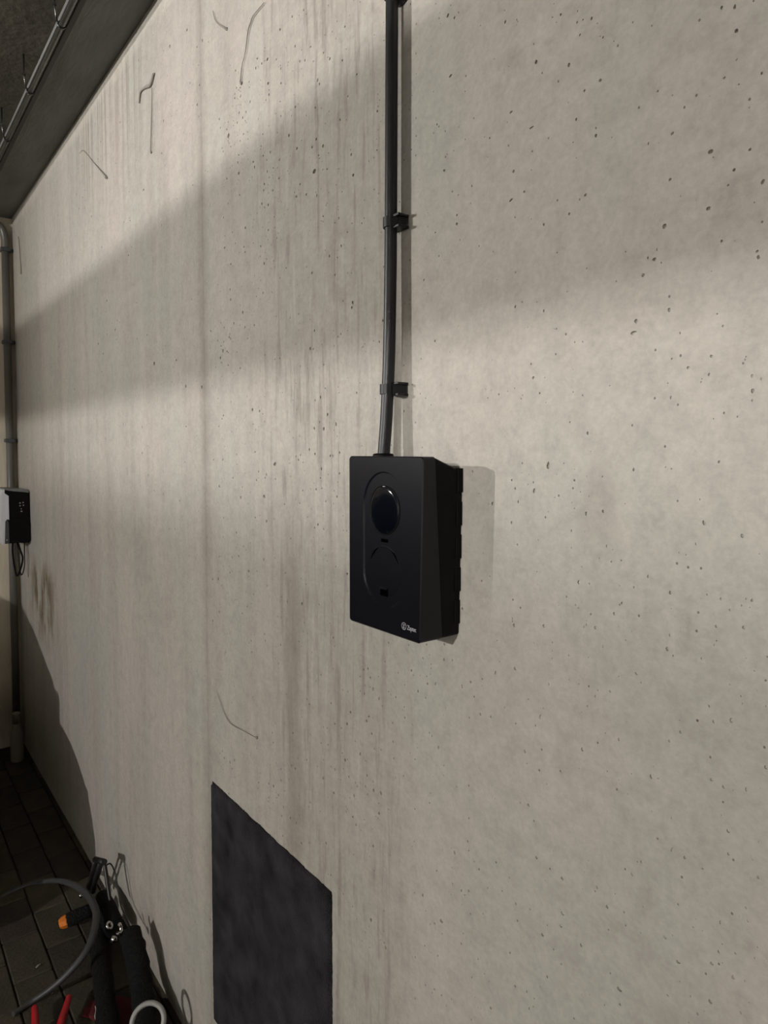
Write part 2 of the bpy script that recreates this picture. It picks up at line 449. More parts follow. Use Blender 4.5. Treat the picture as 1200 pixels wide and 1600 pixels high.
def pitted_wall():
    x0, x1, z0, z1 = XB - 0.2, XF, -0.05, 3.0
    named = [(-0.36, 1.896, 2.9, 2.2), (-0.442, 1.73, 4.3, 2.1), (-0.401, 1.748, 1.8, 2.3), (-0.361, 1.841, 2.9, 1.9), (-0.408, 1.836, 2.5, 2.7), (-0.419, 1.804, 2.2, 2.0), (-0.432, 1.79, 1.9, 2.1), (-0.59, 2.003, 3.6, 1.6), (-0.624, 2.035, 2.7, 1.6), (-0.623, 1.924, 3.3, 1.6), (-0.49, 2.019, 2.1, 1.8), (-0.322, 1.885, 1.5, 1.5), (-0.342, 1.858, 1.2, 1.2), (-0.508, 1.897, 1.8, 1.8), (-0.739, 2.129, 3.3, 1.8), (-0.751, 2.002, 2.7, 1.8), (-0.619, 1.959, 2.2, 2.0), (-0.601, 1.928, 1.6, 1.6), (-0.348, 1.962, 1.3, 1.2), (-0.334, 1.95, 0.9, 0.9), (-1.47, 2.307, 5.0, 5.6), (-1.281, 2.343, 4.1, 3.1), (-1.283, 2.391, 4.1, 3.1), (-1.327, 2.412, 4.3, 1.9), (-1.012, 2.27, 2.0, 2.1), (-1.112, 2.159, 2.2, 2.9), (-1.098, 2.168, 2.2, 2.8), (-1.105, 2.113, 5.6, 4.0), (-0.98, 2.067, 2.8, 2.7), (-1.076, 1.642, 3.3, 3.5), (-1.035, 1.649, 2.1, 4.0), (-1.979, 1.852, 5.3, 5.4), (-1.311, 1.506, 7.2, 3.4), (-1.263, 1.575, 6.8, 3.9), (-0.558, 1.583, 2.5, 4.7), (-0.357, 1.677, 1.3, 1.6), (-0.355, 1.695, 1.6, 1.6), (-0.379, 1.686, 1.7, 1.6), (-0.583, 1.693, 2.1, 2.0), (-0.315, 1.672, 1.5, 1.8), (-0.34, 1.454, 1.3, 1.6), (-0.395, 1.582, 1.1, 1.0), (-0.566, 1.265, 1.5, 3.7), (-0.584, 1.143, 2.1, 2.1), (-0.529, 1.073, 2.4, 2.0), (-0.528, 1.029, 2.9, 2.0), (-0.559, 0.984, 2.6, 2.1), (-0.447, 0.984, 3.7, 2.3), (-0.344, 1.723, 1.3, 1.2), (-0.397, 1.697, 1.1, 1.3), (-0.442, 1.629, 1.2, 1.4), (-0.341, 1.638, 1.3, 1.3), (-0.367, 1.506, 1.0, 1.6), (-0.422, 1.146, 1.6, 1.8), (-0.333, 1.266, 1.6, 1.9), (-0.311, 1.272, 1.5, 2.2), (-0.386, 1.177, 1.4, 3.5), (-0.562, 1.382, 2.5, 2.4), (-0.317, 1.43, 1.8, 1.9), (-0.465, 1.326, 1.7, 1.5), (-0.432, 1.355, 2.0, 1.4), (-0.652, 1.238, 1.8, 1.8), (-0.604, 1.001, 1.7, 2.2), (-0.723, 1.014, 2.0, 2.9), (-0.609, 1.316, 2.8, 2.5), (-0.491, 1.114, 1.3, 1.2), (-0.361, 1.106, 1.0, 1.4), (-0.372, 1.175, 1.7, 2.0), (-0.377, 1.059, 2.5, 2.1), (-0.341, 1.079, 2.0, 2.0), (-0.388, 1.015, 1.8, 1.4), (-0.311, 1.047, 1.2, 1.6), (-0.598, 1.14, 1.1, 1.7), (-0.57, 1.08, 2.1, 2.1), (-0.794, 0.912, 2.3, 3.1), (-0.751, 0.895, 3.6, 3.0)]
    pits = [(a, b, c / 1000, d / 1000, random.uniform(-0.5, 0.5), 0.75) for a, b, c, d in named]
    cell = {}

    def key(x, z): return (int(x / 0.03), int(z / 0.03))

    def free(x, z, r):
        kx, kz = key(x, z)
        for i in range(kx - 1, kx + 2):
            for j in range(kz - 1, kz + 2):
                for (px, pz, pr) in cell.get((i, j), ()):
                    if (px - x) ** 2 + (pz - z) ** 2 < (pr + r + 0.0012) ** 2: return False
        return True

    def put(x, z, r): cell.setdefault(key(x, z), []).append((x, z, r))
    for p in pits: put(p[0], p[1], max(p[2], p[3]) * 1.15)
    rnd = random.Random(5)
    clusters = [(rnd.uniform(-1.5, -0.2), rnd.uniform(0.75, 2.4), rnd.uniform(0.03, 0.09)) for _ in range(46)]

    def add(x, z, r, dp):
        a = r * rnd.uniform(0.75, 1.15); b = r * rnd.uniform(0.9, 1.5)
        if free(x, z, max(a, b) * 1.15):
            put(x, z, max(a, b) * 1.15)
            pits.append((x, z, a, b, rnd.uniform(-0.4, 0.4), dp))
    for _ in range(2100):
        if rnd.random() < 0.45:
            c = rnd.choice(clusters)
            x = rnd.gauss(c[0], c[2]); z = rnd.gauss(c[1], c[2])
        else:
            x = rnd.uniform(-1.55, 0.2); z = rnd.uniform(0.7, 2.45)
        if not (-1.6 < x < 0.3 and 0.3 < z < 2.7): continue
        r = 0.0007 + 0.0014 * rnd.random() ** 2.4
        if x < -0.9: r *= 1.3
        add(x, z, r, 0.8)
    for _ in range(600):
        x = rnd.uniform(-4.0, -1.5); z = rnd.uniform(0.2, 2.75)
        add(x, z, 0.0013 + 0.0022 * rnd.random() ** 2.5, 0.8)
    pts = [Vector((x0, z0)), Vector((x1, z0)), Vector((x1, z1)), Vector((x0, z1))]
    owner = [-1] * 4
    edges = [(0, 1), (1, 2), (2, 3), (3, 0)]
    nk = 8
    for i, (x, z, a, b, t, dp) in enumerate(pits):
        s = len(pts)
        for k in range(nk):
            an = 2 * math.pi * k / nk
            q = 1 + rnd.uniform(-0.12, 0.12)
            u, v = a * q * math.cos(an), b * q * math.sin(an)
            pts.append(Vector((x + u * math.cos(t) - v * math.sin(t), z + u * math.sin(t) + v * math.cos(t))))
            owner.append(i)
            edges.append((s + k, s + (k + 1) % nk))
    ov, oe, of, vo, eo, fo = delaunay_2d_cdt(pts, edges, [], 0, 1e-7, True)
    own = [owner[v[0]] if v else -1 for v in vo]
    verts = [(p.x, 0.0, p.y) for p in ov]
    faces = []
    for f in of:
        o = own[f[0]]
        if o >= 0 and all(own[k] == o for k in f): continue
        faces.append(tuple(reversed(f)))
    newidx = {}
    for i, v in enumerate(vo):
        for k in v: newidx[k] = i
    for i, (x, z, a, b, t, dp) in enumerate(pits):
        ring = [newidx[4 + i * nk + k] for k in range(nk)]
        dep = min(a, b) * 2 * dp
        r2 = len(verts)
        for k in ring:
            p = verts[k]
            verts.append((x + (p[0] - x) * 0.86, dep * 0.75, z + (p[2] - z) * 0.86))
        c = len(verts)
        verts.append((x, dep, z))
        for k in range(nk):
            k2 = (k + 1) % nk
            faces.append((ring[k2], ring[k], r2 + k, r2 + k2))
            faces.append((r2 + k2, r2 + k, c))
    me = mesh_of('wall_right', verts, faces)
    bm = bmesh.new(); bm.from_mesh(me)
    bmesh.ops.recalc_face_normals(bm, faces=bm.faces[:])
    # make the skin face the room (-Y)
    big = max(bm.faces, key=lambda f: f.calc_area())
    if big.normal.y > 0: bmesh.ops.reverse_faces(bm, faces=bm.faces[:])
    # thickness behind the skin
    t = 0.2
    q = [bm.verts.new((x, t, z)) for x, z in ((x0, z0), (x1, z0), (x1, z1), (x0, z1))]
    bm.faces.new(q)
    bm.to_mesh(me); bm.free()
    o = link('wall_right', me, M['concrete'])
    tag(o, 'pale cast concrete wall with bug holes and vertical streaks', kind='structure')
    return o


pitted_wall()
tag(MB().box((XB - 0.2, YL, -0.05), (XB, 0.0, 3.0)).build('wall_back', M['cream_concrete']), 'cream concrete end wall behind the grey pipe', kind='structure')
tag(MB().box((XB - 0.2, YL - 0.2, -0.05), (XF + 0.2, YL, 3.0)).build('wall_left', M['paint']), 'painted wall on the far side of the garage', kind='structure')
tag(MB().box((XF, YL, -0.05), (XF + 0.2, 0.2, 3.0)).build('wall_front', M['paint']), 'painted wall behind the viewer', kind='structure')
tag(MB().box((XB - 0.2, YL - 0.2, ZC), (XF + 0.2, 0.2, ZC + 0.2)).build('ceiling', M['ceiling']), 'dark brownish garage ceiling', kind='structure')
tag(MB().box((XB, -0.155, ZB), (XF, 0.0, ZC)).build('ceiling_beam', M['beam']), 'dark grey concrete edge beam along the top of the wall', kind='structure')

# floor: bedding slab and paving bricks laid in rows along the wall
floor = MB().box((XB - 0.2, YL - 0.2, -0.2), (XF + 0.2, 0.2, -0.012)).build('floor', M['joint'])
tag(floor, 'dark brown paving brick floor beside the concrete wall', kind='structure')
PW, PL, JT = 0.112, 0.215, 0.004


def paver_mesh(ln, m):
    me_o = MB().box((-ln / 2 + JT / 2, -PW / 2 + JT / 2, -0.03), (ln / 2 - JT / 2, PW / 2 - JT / 2, 0.0), bev=0.0035, seg=1)
    bmesh.ops.recalc_face_normals(me_o.bm, faces=me_o.bm.faces[:])
    me = bpy.data.meshes.new('paving_brick'); me_o.bm.to_mesh(me); me_o.bm.free(); me.materials.append(m)
    return me


pm = [paver_mesh(PL, m) for m in M['paver']]
rp = random.Random(3)
# strip against the wall, then rows
rows = 8
rest = MB()
for r in range(-1, 60):
    y = -0.017 - PW * (r + 0.5)
    if y - PW / 2 < YL: break
    off = (0.107 if r % 2 else 0.0) + 0.041
    n = int((XF - XB) / PL) + 2
    for k in range(n):
        x = XB + PL * (k + 0.5) - off
        if r < 0:
            if x > -1.2: break
        near = r < rows and -4.2 < x < -1.25
        if near:
            o = bpy.data.objects.new('paving_brick', rp.choice(pm)); COL.objects.link(o)
            o.parent = floor
            o.location = (x, y, -0.001 - rp.random() * 0.003)
            o.rotation_euler = (rp.uniform(-0.006, 0.006), rp.uniform(-0.004, 0.004), rp.uniform(-0.006, 0.006))
        else:
            z = -0.001 - rp.random() * 0.003
            a = (x - PL / 2 + JT / 2, y - PW / 2 + JT / 2); b = (x + PL / 2 - JT / 2, y + PW / 2 - JT / 2)
            q = [rest.bm.verts.new(p) for p in ((a[0], a[1], z), (b[0], a[1], z), (b[0], b[1], z), (a[0], b[1], z))]
            d = [rest.bm.verts.new((p.co.x, p.co.y, -0.013)) for p in q]
            rest.bm.faces.new(q)
            for i in range(4): rest.bm.faces.new((q[i], q[(i + 1) % 4], d[(i + 1) % 4], d[i]))
ro = rest.build('paving_field', M['paver'][0], floor)
ro['kind'] = 'stuff'

# ------------------------------------------------------------------ charger on the wall
CXm = -0.7965          # middle of the front
CH_T, CH_B = 1.5935, 1.337
CH_W = 0.0885
RC = 0.0055


def outline(inset=0.0, n=6):
    """rounded rectangle (x, z) of the charger front; the foot is a touch narrower"""
    pts = []
    w, t, b, r = CH_W - inset, CH_T - inset, CH_B + inset, max(RC - inset, 0.0012)
    for cx, cz, a0 in ((w - r, t - r, 0), (-w + r, t - r, 90), (-w + r, b + r, 180), (w - r, b + r, 270)):
        for k in range(n + 1):
            a = math.radians(a0 + 90 * k / n)
            x = cx + r * math.cos(a); z = cz + r * math.sin(a)
            x -= 0.0065 * (CH_T - z) / (CH_T - CH_B) * max(0, x / CH_W)
            pts.append((CXm + x, z))
    return pts


def stadium(hw, zt, zb, n=18, cx=None):
    cx = CXm if cx is None else cx
    p = []
    for k in range(n + 1):
        a = math.pi * k / n
        p.append((cx + hw * math.cos(a), zt - hw + hw * math.sin(a)))
    for k in range(n + 1):
        a = math.pi + math.pi * k / n
        p.append((cx + hw * math.cos(a), zb + hw + hw * math.sin(a)))
    return p


def make_charger():
    root = empty('wall_charger', (CXm, 0, CH_B))
    tag(root, 'black box-shaped wall charger with round display, fed by a thick cable', 'charger')
    D = 0.075

    def seam(z): return 0.033 + 0.020 * (z - CH_B) / (CH_T - CH_B)
    # --- front cover: face with a recessed stadium panel
    o1 = outline(0.0016); o0 = outline(0.0)
    st_a = stadium(0.0508, 1.5715, 1.3725)
    st_b = stadium(0.0488, 1.5695, 1.3745)
    pts = [Vector(p) for p in o1] + [Vector(p) for p in st_a]
    n1, n2 = len(o1), len(st_a)
    ed = [(i, (i + 1) % n1) for i in range(n1)] + [(n1 + i, n1 + (i + 1) % n2) for i in range(n2)]
    ov, oe, of, vo, eo, fo = delaunay_2d_cdt(pts, ed, [], 0, 1e-7, True)
    idx = {}
    for i, v in enumerate(vo):
        for k in v: idx[k] = i
    inner = {idx[n1 + i] for i in range(n2)}
    verts = [(p.x, -D, p.y) for p in ov]
    faces = [tuple(f) for f in of if not all(k in inner for k in f)]

    base = len(verts)
    verts += [(x, -(D - 0.0016), z) for x, z in o0]
    bk = len(verts)
    verts += [(x, -seam(z) - 0.0006, z) for x, z in o0]
    for i in range(n1):
        j = (i + 1) % n1
        faces.append((idx[i], idx[j], base + j, base + i))
        faces.append((base + i, base + j, bk + j, bk + i))
    pb = len(verts)
    verts += [(x, -(D - 0.0022), z) for x, z in st_b]
    for i in range(n2):
        j = (i + 1) % n2
        faces.append((idx[n1 + i], idx[n1 + j], pb + j, pb + i))
    faces.append(tuple(pb + i for i in range(n2)))
    faces.append(tuple(bk + i for i in reversed(range(n1))))
    me = mesh_of('front_cover', verts, faces)
    bm = bmesh.new(); bm.from_mesh(me); bmesh.ops.remove_doubles(bm, verts=bm.verts[:], dist=1e-6)
    bmesh.ops.recalc_face_normals(bm, faces=bm.faces[:]); bm.to_mesh(me); bm.free()
    cover = link('front_cover', me, M['black_plastic'], root)
    DP = D - 0.0022
    # --- body behind the cover: its top slopes down to the wall
    m = MB()
    o2 = outline(0.0008)
    r1 = [(x, -seam(z), z) for x, z in o2]

    def sl(z, d):
        top = CH_T
        k = (0.021 * (1 - d / 0.053)) * max(0.0, (z - 1.50) / (top - 1.50))
        return z - k
    r2 = [(x, -0.018, sl(z, 0.018)) for x, z in o2]
    r3 = [(CXm + (x - CXm) * 0.985, -0.0005, sl(z, 0.0)) for x, z in o2]
    m.rings([r1, r2, r3])
    body = m.build('body', M['body_plastic'], root)
    # fixing tabs along the wall edge
    for k in range(5):
        z = CH_B + 0.018 + k * 0.047
        MB().box((CXm + CH_W - 0.012, -0.010, z), (CXm + CH_W - 0.0005 - 0.0012 * (4 - k), -0.0005, z + 0.034), bev=0.0008).build('fixing_tab', M['body_plastic'], body)
    # --- round display
    dz = 1.5155
    disp = MB().lathe((CXm, -DP + 0.0002, dz), (0, -1, 0), [(0.0362, 0), (0.0362, 0.0012), (0.0352, 0.0018), (0.0346, 0.0014)], 48, smooth=False).build('display_rim', M['body_plastic'], root)
    gl = MB().lathe((CXm, -DP - 0.0010, dz), (0, -1, 0), [(0.0345, 0.0), (0.0340, 0.0006), (0.030, 0.0010), (0.022, 0.0015), (0.012, 0.0018), (0.0, 0.0019)], 48).build('display_glass', M['display'], disp)
    gl['label'] = 'dark blue glossy round display'
    MB().box((CXm - 0.0026, -DP - 0.0016, dz + 0.0338), (CXm + 0.0026, -DP - 0.001, dz + 0.0348), bev=0.0002).build('status_light', M['print'], disp)
    # --- slot under the display
    MB().box((CXm - 0.0085, -DP - 0.0003, 1.4685), (CXm + 0.0085, -DP + 0.001, 1.4735), bev=0.0005).build('slot', M['gap'], root)
    # --- socket flap
    fz = 1.4265
    flap = MB().lathe((CXm, -DP + 0.0002, fz), (0, -1, 0), [(0.0372, 0), (0.0370, 0.00035), (0.0366, 0.0005), (0.0, 0.0005)], 48, smooth=False).build('socket_flap', M['black_plastic'], root)
    for a0, a1 in ((22, 68), (112, 158)):
        mm = MB()
        ri, rw = 0.0360, 0.0018
        seg = 10
        ring0, ring1 = [], []
        for k in range(seg + 1):
            a = math.radians(a0 + (a1 - a0) * k / seg)
            t = math.sin(math.pi * (k + 0.4) / (seg + 0.8))
            ring0.append((CXm + (ri - rw * t) * math.cos(a), fz + (ri - rw * t) * math.sin(a)))
            ring1.append((CXm + (ri + rw * t * 0.4) * math.cos(a), fz + (ri + rw * t * 0.4) * math.sin(a)))
        loop = ring0 + ring1[::-1]
        mm.rings([[(x, -DP - 0.0002, z) for x, z in loop], [(x, -DP - 0.0008, z) for x, z in loop]])
        mm.build('flap_gap', M['gap'], flap)
    MB().box((CXm - 0.008, -DP - 0.0026, 1.3995), (CXm + 0.008, -DP - 0.0009, 1.4025), bev=0.0007).build('finger_lip', M['black_plastic'], flap)
    MB().box((CXm - 0.0085, -DP - 0.00155, 1.3900), (CXm + 0.0085, -DP - 0.0009, 1.3993), bev=0.0004).build('finger_recess', M['gap'], flap)
    # --- printed mark and lettering
    lx, lz = -0.7485, 1.3555
    lg = MB().torus((lx, -D - 0.0002, lz), (0, 1, 0), 0.0048, 0.00045, 28, 6, sq=0.4)
    lg.box((lx - 0.0017, -D - 0.0005, lz + 0.0016), (lx + 0.0015, -D - 0.0001, lz + 0.0024))
    lg.box((lx - 0.0006, -D - 0.0005, lz - 0.0022), (lx + 0.0004, -D - 0.0001, lz + 0.0020), rot=Matrix.Rotation(math.radians(25), 3, 'Y'))
    lg.box((lx - 0.0019, -D - 0.0005, lz - 0.0026), (lx + 0.0019, -D - 0.0001, lz - 0.0018))
    e = lg.build('emblem', M['print'], cover)
    e['label'] = 'light grey ring emblem'
    cu = bpy.data.curves.new('lettering', 'FONT')
    cu.body = 'Zaptec'; cu.size = 0.0092; cu.extrude = 0.0002; cu.resolution_u = 3; cu.space_character = 0.92
    tmp = bpy.data.objects.new('lettering_curve', cu); COL.objects.link(tmp)
    bpy.context.view_layer.update()
    dg = bpy.context.evaluated_depsgraph_get()
    me = bpy.data.meshes.new_from_object(tmp.evaluated_get(dg))
    bpy.data.objects.remove(tmp)
    xs = [v.co.x for v in me.vertices]; w0 = max(xs) - min(xs)
    kx = 0.0195 / w0
    for v in me.vertices:
        v.co = Vector((lx + 0.0072 + v.co.x * kx, -D - 0.0001 - v.co.z, lz - 0.0034 + v.co.y))
    me.materials.clear()
    t = link('lettering', me, M['print'], cover)
    t['label'] = 'light grey printed lettering'
    # --- cable gland on top
    MB().lathe((-0.855, -0.031, 1.5785), (0, 0, 1), [(0.0165, 0), (0.0165, 0.016), (0.0150, 0.0185), (0.0108, 0.0192)], 24).build('cable_gland', M['body_plastic'], root)
    return root


make_charger()

# feed cable
cab = MB().tube([(-0.855, -0.031, 1.583), (-0.8545, -0.0295, 1.605), (-0.8535, -0.0255, 1.66), (-0.8525, -0.0215, 1.75), (-0.852, -0.0195, 1.86), (-0.852, -0.0185, 1.95), (-0.8515, -0.0178, 2.15), (-0.851, -0.0172, 2.35), (-0.8505, -0.0172, 2.835)], 0.0096, 20, sub=8).build('feed_cable', M['cable'])
tag(cab, 'thick black cable running up the wall from the black charger', 'cable')


def clip(z, label, cx, d, big=1.0):
    r = empty('cable_clip', (cx, 0, z))
    tag(r, label, 'cable clip', 'clips holding the black feed cable')
    h = 0.0085 * big
    m = MB()
    # block standing on the wall, waisted on the open side
    prof = [(cx - 0.013, 0.0), (cx + 0.0205, 0.0), (cx + 0.0185, -0.003), (cx + 0.0165, -0.010), (cx + 0.0150, -0.018), (cx + 0.0120, -0.0235), (cx - 0.013, -0.011)]
    m.rings([[(x, y, z - h) for x, y in prof], [(x, y, z + h * 0.8) for x, y in prof]])
    m.build('clip_base', M['clip'], r)
    for s in (-1, 1):
        MB().box((cx + 0.004, -0.0215, z + s * h - 0.0018), (cx + 0.0225, -0.0008, z + s * h + 0.0018), bev=0.0007).build('clip_rib', M['clip'], r)
    # strap round the cable
    mm = MB()
    ro, ri = 0.0124, 0.0099
    ring_o, ring_i = [], []
    for k in range(21):
        a = math.radians(-62 + 200 * k / 20) + math.pi
        ring_o.append((cx + ro * math.cos(a), -d + ro * math.sin(a)))
        ring_i.append((cx + ri * math.cos(a), -d + ri * math.sin(a)))
    loop = ring_o + ring_i[::-1]
    mm.rings([[(x, y, z - h * 0.9) for x, y in loop], [(x, y, z + h * 0.9) for x, y in loop]])
    mm.build('clip_strap', M['clip'], r)
    return r


clip(1.9505, 'black plastic cable clip halfway up the black cable', -0.852, 0.0185)
clip(1.6965, 'black plastic cable clip just above the charger', -0.8533, 0.0235)
r = clip(2.297, 'black plastic cable clip at the top edge of the picture', -0.851, 0.0172, 1.6)
MB().lathe((-0.846, -0.001, 2.2985), (0, -1, 0), [(0.021, 0), (0.021, 0.010), (0.018, 0.0135), (0.0, 0.0145)], 28).build('clip_foot', M['clip'], r)

# ------------------------------------------------------------------ felt mat glued to the wall
def felt_mat():
    x0, x1, z0, z1 = -1.598, -1.053, 0.172, 0.782
    nx, nz = 90, 100
    rn = random.Random(8)
    from mathutils import noise as mn
    verts, faces = [], []
    for side in (0, 1):
        for j in range(nz + 1):
            for i in range(nx + 1):
                u, v = i / nx, j / nz
                x = x0 + (x1 - x0) * u; z = z0 + (z1 - z0) * v
                # slightly ragged, hand-cut edges
                if i in (0, nx): x += 0.0028 * mn.noise((0, z * 40, i)) + 0.0018 * mn.noise((3, z * 150, i))
                if j in (0, nz): z += 0.0034 * mn.noise((x * 25, 5, j)) + 0.0020 * mn.noise((x * 150, 9, j))
                if side == 0:
                    e = min(u * (x1 - x0), (1 - u) * (x1 - x0), v * (z1 - z0), (1 - v) * (z1 - z0))
                    y = -(0.0060 * min(1, e / 0.006) + 0.0015) - 0.0034 * mn.noise((x * 11, z * 11, 1)) * min(1, e / 0.03) - 0.0007 * mn.noise((x * 90, z * 90, 4))
                    # a crease left from folding
                    k = abs((x + 1.36) - (z - 0.50) * 0.8)
                    if abs(z - 0.50) < 0.09: y += 0.0036 * max(0, 1 - k / 0.02) * (1 - abs(z - 0.50) / 0.09)
                else:
                    y = -0.0004
                verts.append((x, y, z))
    S0 = (nx + 1) * (nz + 1)
    for j in range(nz):
        for i in range(nx):
            a = j * (nx + 1) + i
            faces.append((a, a + 1, a + nx + 2, a + nx + 1))
            b = a + S0
            faces.append((b, b + nx + 1, b + nx + 2, b + 1))
    for i in range(nx):
        a = i; faces.append((a + 1, a, a + S0, a + 1 + S0))
        a = nz * (nx + 1) + i; faces.append((a, a + 1, a + 1 + S0, a + S0))
    for j in range(nz):
        a = j * (nx + 1); faces.append((a, a + nx + 1, a + nx + 1 + S0, a + S0))
        a = j * (nx + 1) + nx; faces.append((a + nx + 1, a, a + S0, a + nx + 1 + S0))
    me = mesh_of('felt_mat', verts, faces, True)
    o = link('felt_mat', me, M['felt'])
    tag(o, 'charcoal felt carpet mat fixed low on the concrete wall', 'mat')


felt_mat()

# ------------------------------------------------------------------ far charger near the corner
def far_charger():
    X1, X0 = -3.838, -4.035
    zt, zb = 1.408, 1.146
    root = empty('wall_charger', ((X0 + X1) / 2, 0, zb))
    tag(root, 'small black and white wall charger near the far corner', 'charger')
    # side profile (d, z) seen by the viewer
    body = [(0.001, zb + 0.016), (0.001, zt - 0.012), (0.012, zt), (0.100, zt + 0.004), (0.108, zt - 0.010), (0.097, zt - 0.028), (0.094, 1.268), (0.098, 1.258), (0.102, zb), (0.006, zb)]
    m = MB(); m.rings([[(X1, -d, z) for d, z in body], [(X0, -d, z) for d, z in body]]); m.build('body', M['body_plastic'], root)
    low = [(0.0008, zb + 0.012), (0.0008, 1.240), (0.004, 1.268), (0.094, 1.268), (0.098, 1.250), (0.098, zb + 0.004), (0.012, zb - 0.002)]
    m = MB(); m.rings([[(X1 + 0.007, -d, z) for d, z in low], [(X1 - 0.001, -d, z) for d, z in low]]); m.build('lower_side_cover', M['body_plastic'], root)
    wl = [(0.096, 1.262), (0.096, zt - 0.026), (0.113, zt - 0.012), (0.113, zt + 0.006), (0.120, zt + 0.004), (0.128, zt - 0.02), (0.128, zb - 0.002), (0.118, zb - 0.002), (0.113, 1.258), (0.104, 1.268)]
    m = MB(); m.rings([[(X1 + 0.001, -d, z) for d, z in wl], [(X0, -d, z) for d, z in wl]])
    c = m.build('front_cover', M['white_cover'], root); c['label'] = 'white front cover'
    gl = [(0.0985, 1.250), (0.104, 1.264), (0.113, 1.255), (0.117, zb), (0.0985, zb)]
    m = MB(); m.rings([[(X1 + 0.004, -d, z) for d, z in gl], [(X0, -d, z) for d, z in gl]]); m.build('lower_front_cover', M['dark_grey_plastic'], root)
    MB().lathe((X1 + 0.004, -0.108, zb + 0.018), (1, 0, 0), [(0.004, 0), (0.004, 0.001), (0.0, 0.0015)], 10).build('screw', M['steel'], root)
    tp = [(0.004, zt - 0.013), (0.012, zt + 0.003), (0.075, zt + 0.009), (0.113, zt + 0.011), (0.113, zt + 0.004), (0.075, zt - 0.003), (0.020, zt - 0.010)]
    m = MB(); m.rings([[(X1 + 0.002, -d, z) for d, z in tp], [(X0, -d, z) for d, z in tp]]); m.build('top_cover', M['grey_cover'], root)
    for d, z, w in ((0.046, 1.345, 0.007), (0.032, 1.347, 0.006), (0.046, 1.331, 0.006), (0.031, 1.333, 0.006), (0.041, 1.315, 0.004), (0.040, 1.303, 0.008)):
        MB().box((X1 + 0.0002, -d - w / 2, z - 0.003), (X1 + 0.0010, -d + w / 2, z + 0.003), bev=0.0003).build('print_mark', M['print_dim'], root)
    # hanging leads
    MB().tube([(-3.90, -0.058, zb + 0.01), (-3.88, -0.045, 1.11), (-3.88, -0.033, 1.06), (-3.885, -0.045, 1.00), (-3.90, -0.058, 0.972), (-3.905, -0.068, 1.03), (-3.905, -0.074, 1.10), (-3.91, -0.070, zb + 0.01)], 0.0045, 10).build('lead', M['sleeve'], root)
    MB().tube([(-3.90, -0.020, zb + 0.01), (-3.90, -0.021, 1.08), (-3.90, -0.022, 1.02), (-3.90, -0.034, 0.975), (-3.90, -0.044, 1.0), (-3.905, -0.050, 1.08), (-3.91, -0.052, zb + 0.01)], 0.003, 8).build('thin_lead', M['dull_steel'], root)


far_charger()

# ------------------------------------------------------------------ pipes
pr = empty('conduit_pipe', (-4.14, -0.04, 0))
tag(pr, 'grey pipe running down the end wall beside the corner', 'pipe')
MB().tube([(-4.139, -0.0375, 0.02), (-4.139, -0.0385, 1.0), (-4.139, -0.0385, 2.68)], 0.0185, 16, sub=1).build('pipe', M['pvc'], pr)
MB().tube([(-4.139, -0.0385, 2.67), (-4.139, -0.0385, 2.72), (-4.139, -0.050, 2.765), (-4.139, -0.080, 2.79), (-4.139, -0.14, 2.795), (-4.139, -0.6, 2.795)], 0.0195, 16).build('elbow', M['pvc'], pr)
for z in (2.66, 2.18, 1.66):
    cl = MB().box((-4.1695, -0.062, z - 0.010), (-4.115, -0.014, z + 0.010), bev=0.005)
    cl.box((-4.150, -0.016, z - 0.008), (-4.135, -0.0008, z + 0.008), bev=0.003)
    cl.build('pipe_clip', M['dark_grey_plastic'], pr)

cr = empty('ceiling_conduit', (-2.5, -0.187, 2.80))
tag(cr, 'thin metal conduit running along the ceiling beam', 'conduit')
yc, zc = -0.186, 2.812
MB().tube([(XB + 0.03, yc, zc), (-2.0, yc, zc), (1.5, yc, zc)], 0.0092, 14, sub=1).build('pipe', M['dark_galv'], cr)
MB().box((XB + 0.03, yc + 0.013, 2.812), (1.5, -0.156, 2.838), bev=0.002).build('carrier_rail', M['dull_steel'], cr)
for x in (-3.07, -2.62, -2.165, -1.71, -1.25):
    m = MB()
    m.torus((x, yc, zc), (1, 0, 0), 0.0108, 0.0016, 24, 6, sq=2.2)
    m.tube([(x, yc - 0.012, zc + 0.006), (x - 0.004, yc - 0.017, zc + 0.05), (x - 0.004, yc - 0.017, ZC)], 0.003, 8, sub=1)
    m.lathe((x - 0.004, yc - 0.017, zc + 0.050), (0, 0, 1), [(0.006, 0), (0.006, 0.006)], 6, smooth=False)
    m.build('hanger', M['dark_galv'], cr)

# white notice at the frame's left edge on the end wall
o = MB().box((XB + 0.0003, -0.30, 1.80), (XB + 0.0022, -0.0785, 1.955), bev=0.0005).build('notice_sheet', M['paper'])
tag(o, 'white notice sheet on the end wall beside the grey pipe', 'sheet')

# ------------------------------------------------------------------ bottle in the dark corner
br = empty('plastic_bottle', (-3.95, -0.068, 0))
tag(br, 'pale plastic bottle standing in the dark corner on the floor', 'bottle')
MB().lathe((-3.95, -0.068, 0.0), (0, 0, 1), [(0.028, 0.0), (0.031, 0.006), (0.031, 0.14), (0.029, 0.155), (0.018, 0.185), (0.0165, 0.20)], 24).build('bottle_body', M['bottle'], br)
MB().lathe((-3.95, -0.068, 0.198), (0, 0, 1), [(0.0185, 0.0), (0.0185, 0.05), (0.017, 0.056), (0.0, 0.057)], 20).build('cap', M['bottle'], br)

